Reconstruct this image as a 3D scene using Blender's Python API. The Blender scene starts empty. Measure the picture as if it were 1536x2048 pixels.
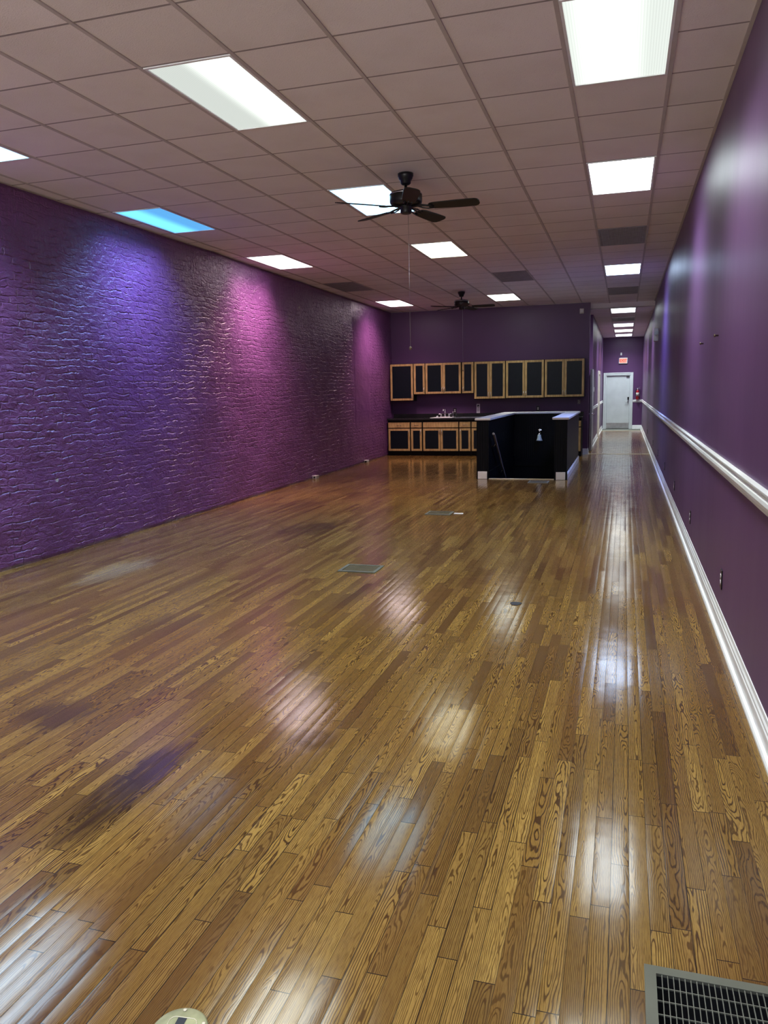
import bpy, bmesh, math, random
import numpy as np
from mathutils import Vector, Matrix, noise as mnoise
PI = math.pi
sc = bpy.context.scene
col = sc.collection
random.seed(7)

# ---------------------------------------------------------------- camera / world / exposure
S = 0.6096                       # ceiling grid module (2 ft)
H = 3.51                         # ceiling height
HH = 3.385                       # corridor ceiling height
XR, YB, YE = 0.40, 15.30, 27.10  # right wall, kitchen back wall, corridor end wall
YF = -7.0                        # added shop front, unseen behind the viewer
LIGHT = 2.6                      # glow of the fluorescent lenses
LAMP_W = 13.0                    # downward light of each lamp
SPREAD = math.radians(116)

WORLD = 4.6
cam = bpy.data.cameras.new('camera')
cam_o = bpy.data.objects.new('camera', cam)
col.objects.link(cam_o)
cam.sensor_fit = 'VERTICAL'
cam.sensor_height = 36.0
cam.sensor_width = 27.0
cam.lens = 36.0 * 1553.77 / 2048.0
cam.clip_end = 200
_y, _p, _r = 0.3003, -0.1531, 0.0215
_M = Matrix.Rotation(_y, 3, 'Z') @ Matrix.Rotation(_p, 3, 'X') @ Matrix.Rotation(_r, 3, 'Y')
_rt, _fw, _up = _M.col[0], _M.col[1], _M.col[2]
_R = Matrix((_rt, _up, -_fw)).transposed()
cam_o.matrix_world = Matrix.Translation((-0.224, -3.766, 1.5645)) @ _R.to_4x4()
sc.camera = cam_o

w = bpy.data.worlds.new('world')
sc.world = w
w.use_nodes = True
_nt = w.node_tree          # invented street gradient: bright ground lights the ceiling, dark horizon keeps kitchen wall dim
_tc = _nt.nodes.new('ShaderNodeTexCoord'); _sx = _nt.nodes.new('ShaderNodeSeparateXYZ'); _cr = _nt.nodes.new('ShaderNodeValToRGB')
_mr = _nt.nodes.new('ShaderNodeMapRange'); _mr.inputs[1].default_value = -1; _mr.inputs[2].default_value = 1
_nt.links.new(_tc.outputs['Generated'], _sx.inputs[0]); _nt.links.new(_sx.outputs[2], _mr.inputs[0]); _nt.links.new(_mr.outputs[0], _cr.inputs[0])
_e = _cr.color_ramp.elements
_e[0].position = 0.0; _e[0].color = (.92, .90, .88, 1)
_e[1].position = 1.0; _e[1].color = (.60, .72, .90, 1)
for _p_, _c_ in ((.455, (.92, .90, .88, 1)), (.48, (.05, .055, .06, 1)), (.60, (.06, .065, .07, 1)), (.68, (.60, .72, .90, 1))):
    _q = _e.new(_p_); _q.color = _c_
_nt.links.new(_cr.outputs[0], _nt.nodes['Background'].inputs[0])
_nt.nodes['Background'].inputs[1].default_value = WORLD

sc.view_settings.view_transform = 'Standard'
sc.view_settings.look = 'None'
sc.view_settings.exposure = 1.2
sc.view_settings.gamma = 1.0
sc.view_settings.use_curve_mapping = False
sc.cycles.use_denoising = True
sc.cycles.denoising_prefilter = 'NONE'
sc.cycles.max_bounces = 8
sc.cycles.diffuse_bounces = 5
sc.cycles.glossy_bounces = 4
sc.cycles.transmission_bounces = 4
sc.cycles.sample_clamp_indirect = 6.0
sc.cycles.caustics_reflective = False
sc.cycles.caustics_refractive = False

# ---------------------------------------------------------------- node helpers
class G:
    """small expression helper over one node tree"""
    def __init__(self, name):
        self.m = bpy.data.materials.new(name)
        self.m.use_nodes = True
        self.t = self.m.node_tree
        self.b = self.t.nodes['Principled BSDF']
    def put(self, sock, v):
        if v is None:
            return
        if isinstance(v, bpy.types.NodeSocket):
            self.t.links.new(v, sock)
        elif isinstance(v, (tuple, list)):
            n = len(sock.default_value)
            v = tuple(v)
            sock.default_value = v + (1.0,) * (n - len(v)) if n > len(v) else v[:n]
        else:
            sock.default_value = v
    def n(self, typ, out=0, props=None, **kw):
        nd = self.t.nodes.new('ShaderNode' + typ)
        for k, v in (props or {}).items():
            setattr(nd, k, v)
        for k, v in kw.items():
            key = int(k[1:]) if k[0] == 'i' and k[1:].isdigit() else k.replace('_', ' ')
            self.put(nd.inputs[key], v)
        return nd.outputs[out]
    def f(self, op, a, b=None, c=None, clamp=False):
        nd = self.t.nodes.new('ShaderNodeMath')
        nd.operation = op
        nd.use_clamp = clamp
        for i, v in enumerate((a, b, c)):
            self.put(nd.inputs[i], v)
        return nd.outputs[0]
    def add(self, a, b): return self.f('ADD', a, b)
    def sub(self, a, b): return self.f('SUBTRACT', a, b)
    def mul(self, a, b): return self.f('MULTIPLY', a, b)
    def sep(self, v): return self.t.nodes, self._sep(v)
    def _sep(self, v):
        nd = self.t.nodes.new('ShaderNodeSeparateXYZ')
        self.put(nd.inputs[0], v)
        return nd.outputs[0], nd.outputs[1], nd.outputs[2]
    def xyz(self, x=0, y=0, z=0):
        return self.n('CombineXYZ', i0=x, i1=y, i2=z)
    def noise(self, v, scale=5, detail=3, rough=.5, out=0, dist=0.0):
        nd = self.t.nodes.new('ShaderNodeTexNoise')
        self.put(nd.inputs['Vector'], v)
        self.put(nd.inputs['Scale'], scale)
        self.put(nd.inputs['Detail'], detail)
        self.put(nd.inputs['Roughness'], rough)
        self.put(nd.inputs['Distortion'], dist)
        return nd.outputs[out]
    def wn(self, v, out=0):
        nd = self.t.nodes.new('ShaderNodeTexWhiteNoise')
        nd.noise_dimensions = '3D'
        self.put(nd.inputs['Vector'], v)
        return nd.outputs[out]
    def ramp(self, x, a, b, lo=0.0, hi=1.0, smooth=True):
        nd = self.t.nodes.new('ShaderNodeMapRange')
        nd.interpolation_type = 'SMOOTHSTEP' if smooth else 'LINEAR'
        for i, v in enumerate((x, a, b, lo, hi)):
            self.put(nd.inputs[i], v)
        return nd.outputs[0]
    def mix(self, fac, a, b, mode='MIX'):
        nd = self.t.nodes.new('ShaderNodeMix')
        nd.data_type = 'RGBA'
        nd.blend_type = mode
        self.put(nd.inputs[0], fac)
        self.put(nd.inputs[6], a)
        self.put(nd.inputs[7], b)
        return nd.outputs[2]
    def bump(self, h, dist=0.01, strength=1.0, normal=None):
        nd = self.t.nodes.new('ShaderNodeBump')
        self.put(nd.inputs['Strength'], strength)
        self.put(nd.inputs['Distance'], dist)
        self.put(nd.inputs['Height'], h)
        if normal is not None:
            self.put(nd.inputs['Normal'], normal)
        return nd.outputs[0]
    def obj(self):
        return self.n('TexCoord', out=3)
    def pos(self):
        return self.n('NewGeometry', out=0)
    def set(self, **kw):
        for k, v in kw.items():
            self.put(self.b.inputs[k.replace('_', ' ')], v)
        return self.m

def plain(name, c, rough=.5, metal=0.0, var=.12, scale=9, spec=.5, bump=0.0):
    g = G(name)
    nz = g.noise(g.obj(), scale, 4)
    k = g.ramp(nz, .3, .7, 1 - var, 1 + var * .5)
    cc = g.mix(1.0, c, g.n('CombineColor', i0=k, i1=k, i2=k), 'MULTIPLY')
    g.set(Base_Color=cc, Roughness=rough, Metallic=metal)
    g.b.inputs['Specular IOR Level'].default_value = spec
    if bump:
        g.set(Normal=g.bump(g.noise(g.obj(), 60, 3), bump))
    return g.m

M = {}
# --- wood floor: narrow strip oak, boards run along Y
def wood_floor():
    g = G('oak_strip_floor')
    X, Y, Z = g._sep(g.pos())
    bw = 0.0572
    xr = g.f('DIVIDE', X, bw)
    row = g.f('FLOOR', xr)
    fx = g.sub(xr, row)
    r1 = g.wn(g.xyz(row, 3.7, 1.1))
    r2 = g.wn(g.xyz(row, 9.2, 5.3))
    L = g.add(1.25, g.mul(r2, .5))
    yy = g.f('DIVIDE', g.add(Y, g.add(40.0, g.mul(r1, 9.0))), L)
    k = g.f('FLOOR', yy)
    fy = g.sub(yy, k)
    cut = g.add(.28, g.mul(g.wn(g.xyz(row, k, 2.2)), .44))
    sub = g.f('GREATER_THAN', fy, cut)
    pid = g.add(g.mul(k, 2.0), sub)
    rc = g.wn(g.xyz(row, pid, .5), out=1)
    rv = g.wn(g.xyz(row, pid, 7.5))
    ra, rb, rd = g._sep(rc)
    joint = g.f('MINIMUM', g.f('ABSOLUTE', g.sub(fy, cut)), g.f('MINIMUM', fy, g.sub(1.0, fy)))
    jm = g.mul(joint, L)
    u = g.mul(g.sub(fx, .5), bw)
    au = g.f('ABSOLUTE', u)
    seam_w = g.add(.0272, g.mul(g.wn(g.xyz(row, 1.7, 8.8)), .0012))
    seam = g.f('GREATER_THAN', au, seam_w)
    jseam = g.f('LESS_THAN', jm, .0014)
    gap = g.f('MAXIMUM', seam, jseam)
    # growth rings seen through a slightly tilted cut
    off = g.mul(rv, 60.0)
    nz1 = g.noise(g.xyz(g.add(g.mul(u, 16.0), off), g.mul(Y, 3.0), off), 1.0, 2)
    nz2 = g.noise(g.xyz(g.add(g.mul(u, 70.0), off), g.mul(Y, 14.0), 3.0), 1.0, 2)
    tilt = g.mul(g.sub(ra, .5), .11)
    zz = g.add(g.mul(g.sub(g.mul(fy, L), .6), tilt), g.mul(g.sub(nz1, .5), .070))
    zz = g.add(zz, g.mul(g.sub(nz2, .5), .006))
    uh = g.add(u, g.mul(g.sub(rb, .5), .05))
    rr = g.f('SQRT', g.add(g.mul(uh, uh), g.add(g.mul(zz, zz), .00001)))
    per = g.add(.0038, g.mul(rd, .0034))
    ring = g.f('SINE', g.mul(g.f('DIVIDE', rr, per), 2 * PI))
    ring = g.ramp(ring, .1, .95)
    fine = g.noise(g.xyz(g.mul(X, 900.0), g.mul(Y, 22.0), off), 1.0, 2)
    fleck = g.noise(g.xyz(g.mul(X, 240.0), g.mul(Y, 9.0), off), 1.0, 2)
    light = g.mix(rv, (.200, .114, .027), (.300, .184, .047))
    dark = g.mix(rb, (.085, .043, .013), (.135, .070, .019))
    tone = g.ramp(ra, -.25, .75)
    base = g.mix(tone, dark, light)
    base = g.mix(g.mul(ring, g.add(.64, g.mul(rd, .33))), base, (.032, .014, .005))
    base = g.mix(g.ramp(fine, .48, .68, 0, .7), base, (.060, .026, .007))
    base = g.mix(g.ramp(fleck, .42, .75, 0, .35), base, (.10, .045, .012))
    # a few much darker boards
    base = g.mix(g.ramp(g.wn(g.xyz(pid, row, 4.4)), .88, .92, 0, .5), base, (.050, .022, .008))
    # spilled dark stains, each at its own place
    wob = g.noise(g.xyz(g.mul(X, 7.0), g.mul(Y, 2.2), g.mul(rv, 2.0)), 1.0, 4)
    st = None
    for (sx, sy, ax, ay, s) in ((-2.95, -.72, .30, .30, 1.0), (-2.11, -1.25, .16, .52, 1.15), (-3.75, 4.5, .42, .75, .9),
                                (-1.55, -.66, .16, .12, .75), (-2.65, -1.55, .14, .35, .6), (-3.3, .7, .22, .5, .5),
                                (-2.2, 2.0, .2, .7, .35), (-1.15, 3.2, .10, .9, .3), (-4.6, 6.6, .4, 1.0, .5)):
        dx = g.f('DIVIDE', g.sub(X, sx), ax)
        dy = g.f('DIVIDE', g.sub(Y, sy), ay)
        d = g.f('SQRT', g.add(g.mul(dx, dx), g.mul(dy, dy)))
        d = g.add(d, g.mul(g.sub(wob, .5), 1.5))
        e = g.ramp(d, .32, 1.0, s, 0.0)
        st = e if st is None else g.f('MAXIMUM', st, e)
    st = g.mul(st, g.ramp(g.noise(g.xyz(g.mul(X, 60.0), g.mul(Y, 3.0), off), 1.0, 3), .3, .65, .6, 1.0))
    base = g.mix(g.mul(st, .85), base, (.030, .015, .009))
    # worn pale patch by the brick wall
    dx = g.f('DIVIDE', g.sub(X, -4.62), .26); dy = g.f('DIVIDE', g.sub(Y, 2.2), .62)
    d = g.add(g.f('SQRT', g.add(g.mul(dx, dx), g.mul(dy, dy))), g.mul(g.sub(wob, .5), 1.2))
    base = g.mix(g.ramp(d, .3, 1.1, .34, 0), base, (.34, .30, .20))
    # reddish-brown drift in the varnish
    drift = g.noise(g.xyz(X, g.mul(Y, .6), 1.0), .9, 3)
    base = g.mix(g.ramp(drift, .45, .7, 0, .35), base, (.13, .05, .018))
    base = g.mix(gap, base, (.012, .006, .003))
    # surface: cupped boards, each lying at its own slight angle
    cup = g.mul(g.mul(u, u), -.42)
    lean = g.mul(u, g.mul(g.sub(g.wn(g.xyz(row, pid, 3.1)), .5), .020))
    wav = g.mul(g.noise(g.xyz(g.mul(X, 3.0), g.mul(Y, 3.5), 0), 1.0, 2), .0016)
    wav2 = g.mul(g.noise(g.xyz(g.mul(X, 38.0), g.mul(Y, 13.0), off), 1.0, 2), .00012)
    h = g.add(g.add(cup, lean), g.add(wav, wav2))
    h = g.sub(h, g.mul(ring, .00002))
    h = g.sub(h, g.mul(gap, .0006))
    rough = g.add(.075, g.mul(g.noise(g.xyz(g.mul(X, 6.0), g.mul(Y, 3.0), 0), 1.0, 3), .12))
    rough = g.add(rough, g.mul(st, -.05))
    g.set(Base_Color=base, Roughness=rough, Normal=g.bump(h, 1.0, 1.0))
    g.b.inputs['Specular IOR Level'].default_value = .5
    return g.m
M['floor'] = wood_floor()

def brick_paint():
    g = G('purple_painted_brick')
    P = g.pos()
    X, Y, Z = g._sep(P)
    wx = g.noise(g.xyz(0, g.mul(Y, 2.3), g.mul(Z, 2.3)), 1.0, 3, out=1)
    w1, w2, w3 = g._sep(wx)
    w4 = g.noise(g.xyz(3.0, g.mul(Y, 9.0), g.mul(Z, 9.0)), 1.0, 3, out=1)
    v1, v2, v3 = g._sep(w4)
    yy = g.add(Y, g.add(g.mul(w1, .12), g.mul(v1, .05)))
    zz = g.add(Z, g.add(g.mul(w2, .09), g.mul(v2, .05)))
    bt = g.t.nodes.new('ShaderNodeTexBrick')
    g.put(bt.inputs['Vector'], g.xyz(yy, zz, 0))
    g.put(bt.inputs['Scale'], 1.0)
    g.put(bt.inputs['Mortar Size'], .011)
    g.put(bt.inputs['Mortar Smooth'], .9)
    g.put(bt.inputs['Brick Width'], .205)
    g.put(bt.inputs['Row Height'], .070)
    g.put(bt.inputs['Color1'], (0, 0, 0)); g.put(bt.inputs['Color2'], (1, 1, 1))
    mort = bt.outputs['Fac']
    c1 = g._sep(bt.outputs['Color'])[0]
    blot = g.noise(g.xyz(7, g.mul(Y, 1.3), g.mul(Z, 1.3)), 1.0, 4)
    mask = g.mul(g.ramp(blot, .34, .58, .35, 1.0), g.ramp(g.noise(g.xyz(9, g.mul(Y, 5.5), g.mul(Z, 9.0)), 1.0, 3), .42, .60, .06, 1.0))
    patch = g.mul(g.ramp(Y, 12.18, 12.22), g.ramp(Y, 13.32, 13.36, 1, 0))
    patch = g.mul(patch, g.ramp(Z, .7, .9))
    topz = g.ramp(Z, 2.85, 3.1)
    mask = g.mul(mask, g.sub(1.0, g.mul(patch, .85)))
    mask = g.mul(mask, g.sub(1.0, g.mul(topz, .6)))
    lump = g.noise(g.xyz(1, g.mul(Y, 10.0), g.mul(Z, 20.0)), 1.0, 5, .62, dist=.6)
    smear = g.noise(g.xyz(2, g.mul(Y, 34.0), g.mul(Z, 7.0)), 1.0, 3)
    big = g.noise(g.xyz(5, g.mul(Y, 2.6), g.mul(Z, 3.6)), 1.0, 3)
    h = g.mul(mort, g.mul(mask, -.011))
    h = g.add(h, g.mul(g.mul(c1, mask), .006))
    rgh = g.sub(1.0, g.mul(patch, .8))
    h = g.add(h, g.mul(g.mul(lump, rgh), .020))
    h = g.add(h, g.mul(g.mul(smear, topz), .010))
    h = g.add(h, g.mul(big, .02))
    # chipped spots where pale plaster shows, mostly round the middle of the wall
    vor = g.t.nodes.new('ShaderNodeTexVoronoi')
    g.put(vor.inputs['Vector'], g.xyz(0, g.mul(Y, 1.5), g.mul(Z, 1.5)))
    g.put(vor.inputs['Scale'], 1.0)
    dist = g.add(vor.outputs['Distance'], g.mul(g.sub(lump, .5), .05))
    pick = g.f('GREATER_THAN', g._sep(vor.outputs['Color'])[0], .62)
    chip = g.mul(g.ramp(dist, .026, .046, 1, 0), pick)
    h = g.sub(h, g.mul(chip, .006))
    nub = g.mul(g.ramp(vor.outputs['Distance'], .012, .030, 1, 0), g.f('LESS_THAN', g._sep(vor.outputs['Color'])[0], .35))
    h = g.add(h, g.mul(nub, .03))
    basec = g.mix(g.ramp(blot, .3, .7), (.130, .043, .152), (.155, .052, .176))
    basec = g.mix(g.mul(chip, .75), basec, (.42, .38, .30))
    foot = g.mul(g.ramp(g.add(Z, g.mul(lump, .05)), .035, .06, 1, 0), g.ramp(blot, .4, .6))
    basec = g.mix(g.mul(foot, .5), basec, (.45, .40, .46))
    g.set(Base_Color=basec, Roughness=.34, Normal=g.bump(h, 1.0, 1.0))
    g.b.inputs['Specular IOR Level'].default_value = .62
    return g.m
M['brick'] = brick_paint()

def wall_paint():
    g = G('purple_wall_paint')
    P = g.pos()
    X, Y, Z = g._sep(P)
    n1 = g.noise(P, 1.1, 4)
    roll = g.noise(g.xyz(g.mul(X, 5.0), g.mul(Y, 2.2), g.mul(Z, .35)), 1.0, 3)
    tex = g.noise(P, 260, 2)
    c = g.mix(g.ramp(n1, .3, .7), (.096, .038, .122), (.108, .043, .136))
    # scuffs under the rail
    sc_ = g.noise(g.xyz(X, g.mul(Y, 5.0), g.mul(Z, 2.0)), 3.0, 5)
    c = g.mix(g.ramp(sc_, .72, .8, 0, .12), c, (.3, .22, .34))
    h = g.add(g.mul(tex, .00012), g.add(g.mul(roll, .0016), g.mul(n1, .003)))
    rough = g.add(.36, g.mul(roll, .10))
    g.set(Base_Color=c, Roughness=rough, Normal=g.bump(h, 1.0, 1.0))
    return g.m
M['paint'] = wall_paint()

def ceil_tile():
    g = G('acoustic_ceiling_tile')
    P = g.pos()
    X, Y, Z = g._sep(P)
    tid = g.wn(g.xyz(g.f('FLOOR', g.f('DIVIDE', X, S)), g.f('FLOOR', g.f('DIVIDE', Y, S)), 0))
    pit = g.noise(P, 120, 3, .7)
    n = g.noise(P, 2.5, 3)
    c = g.mix(tid, (.80, .75, .74), (.85, .80, .79))
    c = g.mix(g.ramp(pit, .60, .72, 0, .45), c, (.30, .27, .26))
    c = g.mix(g.ramp(n, .4, .75, 0, .15), c, (.55, .47, .42))
    g.set(Base_Color=c, Roughness=.95, Normal=g.bump(g.mul(pit, .003), 1.0, .7))
    g.b.inputs['Specular IOR Level'].default_value = .1
    return g.m
M['tile'] = ceil_tile()
M['tbar'] = plain('ceiling_grid_metal', (.50, .45, .43), .6, var=.06)
M['tee'] = plain('ceiling_cross_tee', (.30, .26, .26), .7, var=.06)  # dark tone stands for the shadow along the tile seams
M['vent'] = plain('return_grille_grey', (.26, .23, .24), .6)
M['ventback'] = plain('duct_dark', (.10, .09, .095), .9)
M['trim'] = plain('white_gloss_trim', (.84, .86, .86), .25, var=.05, scale=3)
M['white'] = plain('white_plastic', (.78, .80, .80), .4, var=.04)
M['beige'] = plain('beige_plastic', (.62, .60, .56), .5, var=.04)
M['doorpaint'] = plain('white_door_paint', (.66, .72, .73), .35, var=.06, scale=3)
M['cream'] = plain('cream_paint', (.78, .74, .66), .4, var=.05)
M['steel'] = plain('brushed_steel', (.62, .64, .66), .28, 1.0, var=.1)
M['chrome'] = plain('chrome', (.85, .86, .88), .10, 1.0, var=.03)
M['doorsteel'] = plain('grey_steel_door', (.30, .30, .33), .4, .3)
M['fanblack'] = plain('black_fan_metal', (.006, .006, .007), .4, spec=.4)
M['fanblade'] = plain('black_fan_blade', (.006, .0055, .005), .5, spec=.3)
M['black'] = plain('black_gloss_paint', (.003, .0035, .0055), .42, spec=.15)
M['blackcab'] = plain('black_cabinet_paint', (.003, .003, .0035), .5, spec=.2)
M['counter'] = plain('black_laminate', (.012, .013, .012), .22)
M['panel'] = plain('dark_door_panel', (.004, .007, .011), .3, spec=.28)
M['bronze'] = plain('dark_bronze', (.22, .17, .12), .32, .9)
M['plate'] = plain('dark_outlet_plate', (.012, .008, .012), .35)
M['socket'] = plain('socket_white', (.72, .68, .70), .4)
M['rubber'] = plain('dark_void', (.004, .004, .006), .8)
M['greyvent'] = plain('grey_enamel_register', (.10, .10, .076), .6, var=.1, spec=.25)
M['lattice'] = plain('register_lattice', (.12, .12, .095), .55, .0, spec=.3)
M['lattice2'] = plain('gold_mesh_lattice', (.17, .15, .085), .4, .4)
M['brass'] = plain('brushed_brass', (.40, .40, .23), .38, .45, var=.2, scale=25)
M['strip'] = plain('pale_threshold_metal', (.66, .60, .44), .35, .2)
M['sillfloor'] = plain('grey_entry_floor', (.16, .17, .14), .5)
M['red'] = plain('extinguisher_red', (.42, .012, .02), .25)
M['paper'] = plain('extinguisher_label', (.62, .58, .52), .5)
M['card'] = plain('white_card', (.88, .90, .95), .6, var=.02)
M['ink'] = plain('black_ink', (.02, .02, .025), .6)
M['keypad'] = plain('black_keypad', (.006, .008, .008), .3)
M['frost'] = plain('frosted_glass_shade', (.62, .72, .72), .35, var=.03)
M['galv'] = plain('galvanised_box', (.50, .52, .50), .45, .5)
M['navy'] = plain('navy_socket_insert', (.012, .016, .026), .5)

def oak():
    g = G('cabinet_oak')
    P = g.obj()
    X, Y, Z = g._sep(P)
    n = g.noise(g.xyz(g.mul(X, 30.0), g.mul(Y, 30.0), g.mul(Z, 5.0)), 1.0, 4)
    m = g.noise(g.xyz(g.mul(X, 6.0), g.mul(Y, 6.0), g.mul(Z, 5.0)), 1.0, 3)
    c = g.mix(g.ramp(n, .35, .65), (.37, .245, .092), (.52, .355, .150))
    c = g.mix(g.ramp(m, .55, .75, 0, .4), c, (.22, .11, .04))
    g.set(Base_Color=c, Roughness=.35)
    return g.m
M['oak'] = oak()

def emis(name, c, strength):
    g = G(name)
    g.set(Base_Color=(.0, .0, .0), Roughness=.6)
    g.b.inputs['Emission Color'].default_value = tuple(c) + (1,)
    g.b.inputs['Emission Strength'].default_value = strength
    return g.m

def diffuser_mat(name, c, strength, lo=.75, bright=.25, dim=0.6):
    """fluorescent lens: brighter over its live tubes. bright = where across the lens, dim = the rest"""
    g = G(name)
    X, Y, Z = g._sep(g.obj())
    d = g.f('ABSOLUTE', g.sub(X, bright * .28))
    band = g.ramp(d, .05, .24, 1.0, dim)
    prism = g.ramp(g.f('SINE', g.mul(X, 420.0)), -1, 1, .94, 1.06)
    g.set(Base_Color=(.02, .02, .02), Roughness=.5)
    g.b.inputs['Specular IOR Level'].default_value = .2
    g.b.inputs['Emission Color'].default_value = tuple(c) + (1,)
    g.put(g.b.inputs['Emission Strength'], g.mul(g.mul(band, prism), strength))
    return g.m

# ---------------------------------------------------------------- mesh helpers
class MB:
    def __init__(self):
        self.v = []; self.f = []; self.mi = []; self.sm = []
    def quad(self, pts, mi=0, sm=False):
        n = len(self.v); self.v += [tuple(p) for p in pts]
        self.f.append(tuple(range(n, n + len(pts)))); self.mi.append(mi); self.sm.append(sm)
    def box(self, x0, x1, y0, y1, z0, z1, mi=0):
        n = len(self.v)
        self.v += [(x0, y0, z0), (x1, y0, z0), (x1, y1, z0), (x0, y1, z0), (x0, y0, z1), (x1, y0, z1), (x1, y1, z1), (x0, y1, z1)]
        for q in ((3, 2, 1, 0), (4, 5, 6, 7), (0, 1, 5, 4), (1, 2, 6, 5), (2, 3, 7, 6), (3, 0, 4, 7)):
            self.f.append(tuple(n + i for i in q)); self.mi.append(mi); self.sm.append(False)
        return self
    def obox(self, c, ax, ay, az, hx, hy, hz, mi=0):
        c = Vector(c); n = len(self.v)
        ax, ay, az = Vector(ax).normalized() * hx, Vector(ay).normalized() * hy, Vector(az).normalized() * hz
        for sz in (-1, 1):
            for sx, sy in ((-1, -1), (1, -1), (1, 1), (-1, 1)):
                self.v.append(tuple(c + ax * sx + ay * sy + az * sz))
        for q in ((3, 2, 1, 0), (4, 5, 6, 7), (0, 1, 5, 4), (1, 2, 6, 5), (2, 3, 7, 6), (3, 0, 4, 7)):
            self.f.append(tuple(n + i for i in q)); self.mi.append(mi); self.sm.append(False)
        return self
    def lathe(self, prof, seg=32, c=(0, 0, 0), axis='Z', mi=0):
        """prof: list of (radius, height)"""
        n = len(self.v)
        for r, h in prof:
            for i in range(seg):
                a = 2 * PI * i / seg
                x, y = r * math.cos(a), r * math.sin(a)
                p = (x, y, h) if axis == 'Z' else ((x, -h, y) if axis == 'Y' else (-h, x, y))
                self.v.append((p[0] + c[0], p[1] + c[1], p[2] + c[2]))
        for j in range(len(prof) - 1):
            for i in range(seg):
                a, b = n + j * seg + i, n + j * seg + (i + 1) % seg
                self.f.append((a, b, b + seg, a + seg)); self.mi.append(mi); self.sm.append(True)
        self.f.append(tuple(n + i for i in reversed(range(seg)))); self.mi.append(mi); self.sm.append(False)
        m = n + (len(prof) - 1) * seg
        self.f.append(tuple(m + i for i in range(seg))); self.mi.append(mi); self.sm.append(False)
        return self
    def tube(self, pts, r, seg=10, mi=0, cap=True):
        pts = [Vector(p) for p in pts]
        n0 = len(self.v); up = None
        rs = r if isinstance(r, (list, tuple)) else [r] * len(pts)
        for k, p in enumerate(pts):
            d = (pts[min(k + 1, len(pts) - 1)] - pts[max(k - 1, 0)]).normalized()
            if up is None:
                up = Vector((0, 0, 1)) if abs(d.z) < .9 else Vector((1, 0, 0))
            s = d.cross(up).normalized(); up = s.cross(d).normalized()
            for i in range(seg):
                a = 2 * PI * i / seg
                self.v.append(tuple(p + (s * math.cos(a) + up * math.sin(a)) * rs[k]))
        for k in range(len(pts) - 1):
            for i in range(seg):
                a, b = n0 + k * seg + i, n0 + k * seg + (i + 1) % seg
                self.f.append((a, b, b + seg, a + seg)); self.mi.append(mi); self.sm.append(True)
        if cap:
            self.f.append(tuple(n0 + i for i in range(seg))); self.mi.append(mi); self.sm.append(False)
            m = n0 + (len(pts) - 1) * seg
            self.f.append(tuple(m + i for i in reversed(range(seg)))); self.mi.append(mi); self.sm.append(False)
        return self
    def prism(self, prof, a, b, frame):
        """closed profile (p,q) extruded between a and b; frame(p,q,t) -> xyz"""
        n = len(self.v); k = len(prof)
        for t in (a, b):
            for p, q in prof:
                self.v.append(frame(p, q, t))
        for i in range(k):
            j = (i + 1) % k
            self.f.append((n + i, n + j, n + k + j, n + k + i)); self.mi.append(0); self.sm.append(False)
        self.f.append(tuple(n + i for i in reversed(range(k)))); self.mi.append(0); self.sm.append(False)
        self.f.append(tuple(n + k + i for i in range(k))); self.mi.append(0); self.sm.append(False)
        return self
    def build(self, name, mats, parent=None, loc=None, bevel=0.0, fix=True):
        me = bpy.data.meshes.new(name)
        me.from_pydata(self.v, [], self.f)
        for m in (mats if isinstance(mats, (list, tuple)) else [mats]):
            me.materials.append(m)
        me.polygons.foreach_set('material_index', self.mi)
        me.polygons.foreach_set('use_smooth', self.sm)
        if fix:
            bm = bmesh.new(); bm.from_mesh(me)
            bmesh.ops.recalc_face_normals(bm, faces=bm.faces)
            bm.to_mesh(me); bm.free()
        me.update()
        o = bpy.data.objects.new(name, me)
        col.objects.link(o)
        if parent is not None:
            o.parent = parent
        if loc is not None:
            o.location = loc
        if bevel:
            b = o.modifiers.new('bevel', 'BEVEL'); b.width = bevel; b.segments = 2; b.limit_method = 'ANGLE'
        return o

def tag(o, label, cat, group=None):
    o['label'] = label; o['category'] = cat
    if group: o['group'] = group
    return o
def thing(name, label, cat, loc=(0, 0, 0), rz=0.0, group=None):
    o = bpy.data.objects.new(name, None)
    col.objects.link(o)
    o.location = loc; o.rotation_euler = (0, 0, rz); o.empty_display_size = .1
    return tag(o, label, cat, group)
def struct(o):
    o['kind'] = 'structure'; return o
def dup(root, loc, label, rz=None):
    r = root.copy(); col.objects.link(r); r.location = loc; r['label'] = label
    if rz is not None: r.rotation_euler = (0, 0, rz)
    for ch in root.children:
        c = ch.copy(); col.objects.link(c); c.parent = r
        for gch in ch.children:
            d = gch.copy(); col.objects.link(d); d.parent = c
    return r

# ---------------------------------------------------------------- room shell
def xleft(y):
    return -5.67 if y < 6 else -5.67 - (y - 6) * (.175 / 9.3)

SX0, SX1, SY0, SY1 = -2.50, -1.35, 9.93, 13.20      # stair well
VX0, VX1, VY0, VY1 = -.112, .337, -2.337, -1.766      # hole under the big floor register
mb = MB()
def fl(x0, x1, y0, y1): mb.quad([(x0, y0, 0), (x1, y0, 0), (x1, y1, 0), (x0, y1, 0)])
fl(-6.4, VX0, YF, SY0); fl(VX0, VX1, YF, VY0); fl(VX0, VX1, VY1, SY0); fl(VX1, .6, YF, SY0)
fl(-6.4, SX0, SY0, SY1); fl(SX1, .6, SY0, SY1); fl(-6.4, .6, SY1, 25.66)
struct(mb.build('floor', M['floor'], fix=False))
struct(MB().box(-1.5, .6, 25.66, YE + .2, -.06, -.004).build('trim_1', M['sillfloor']))

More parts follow.
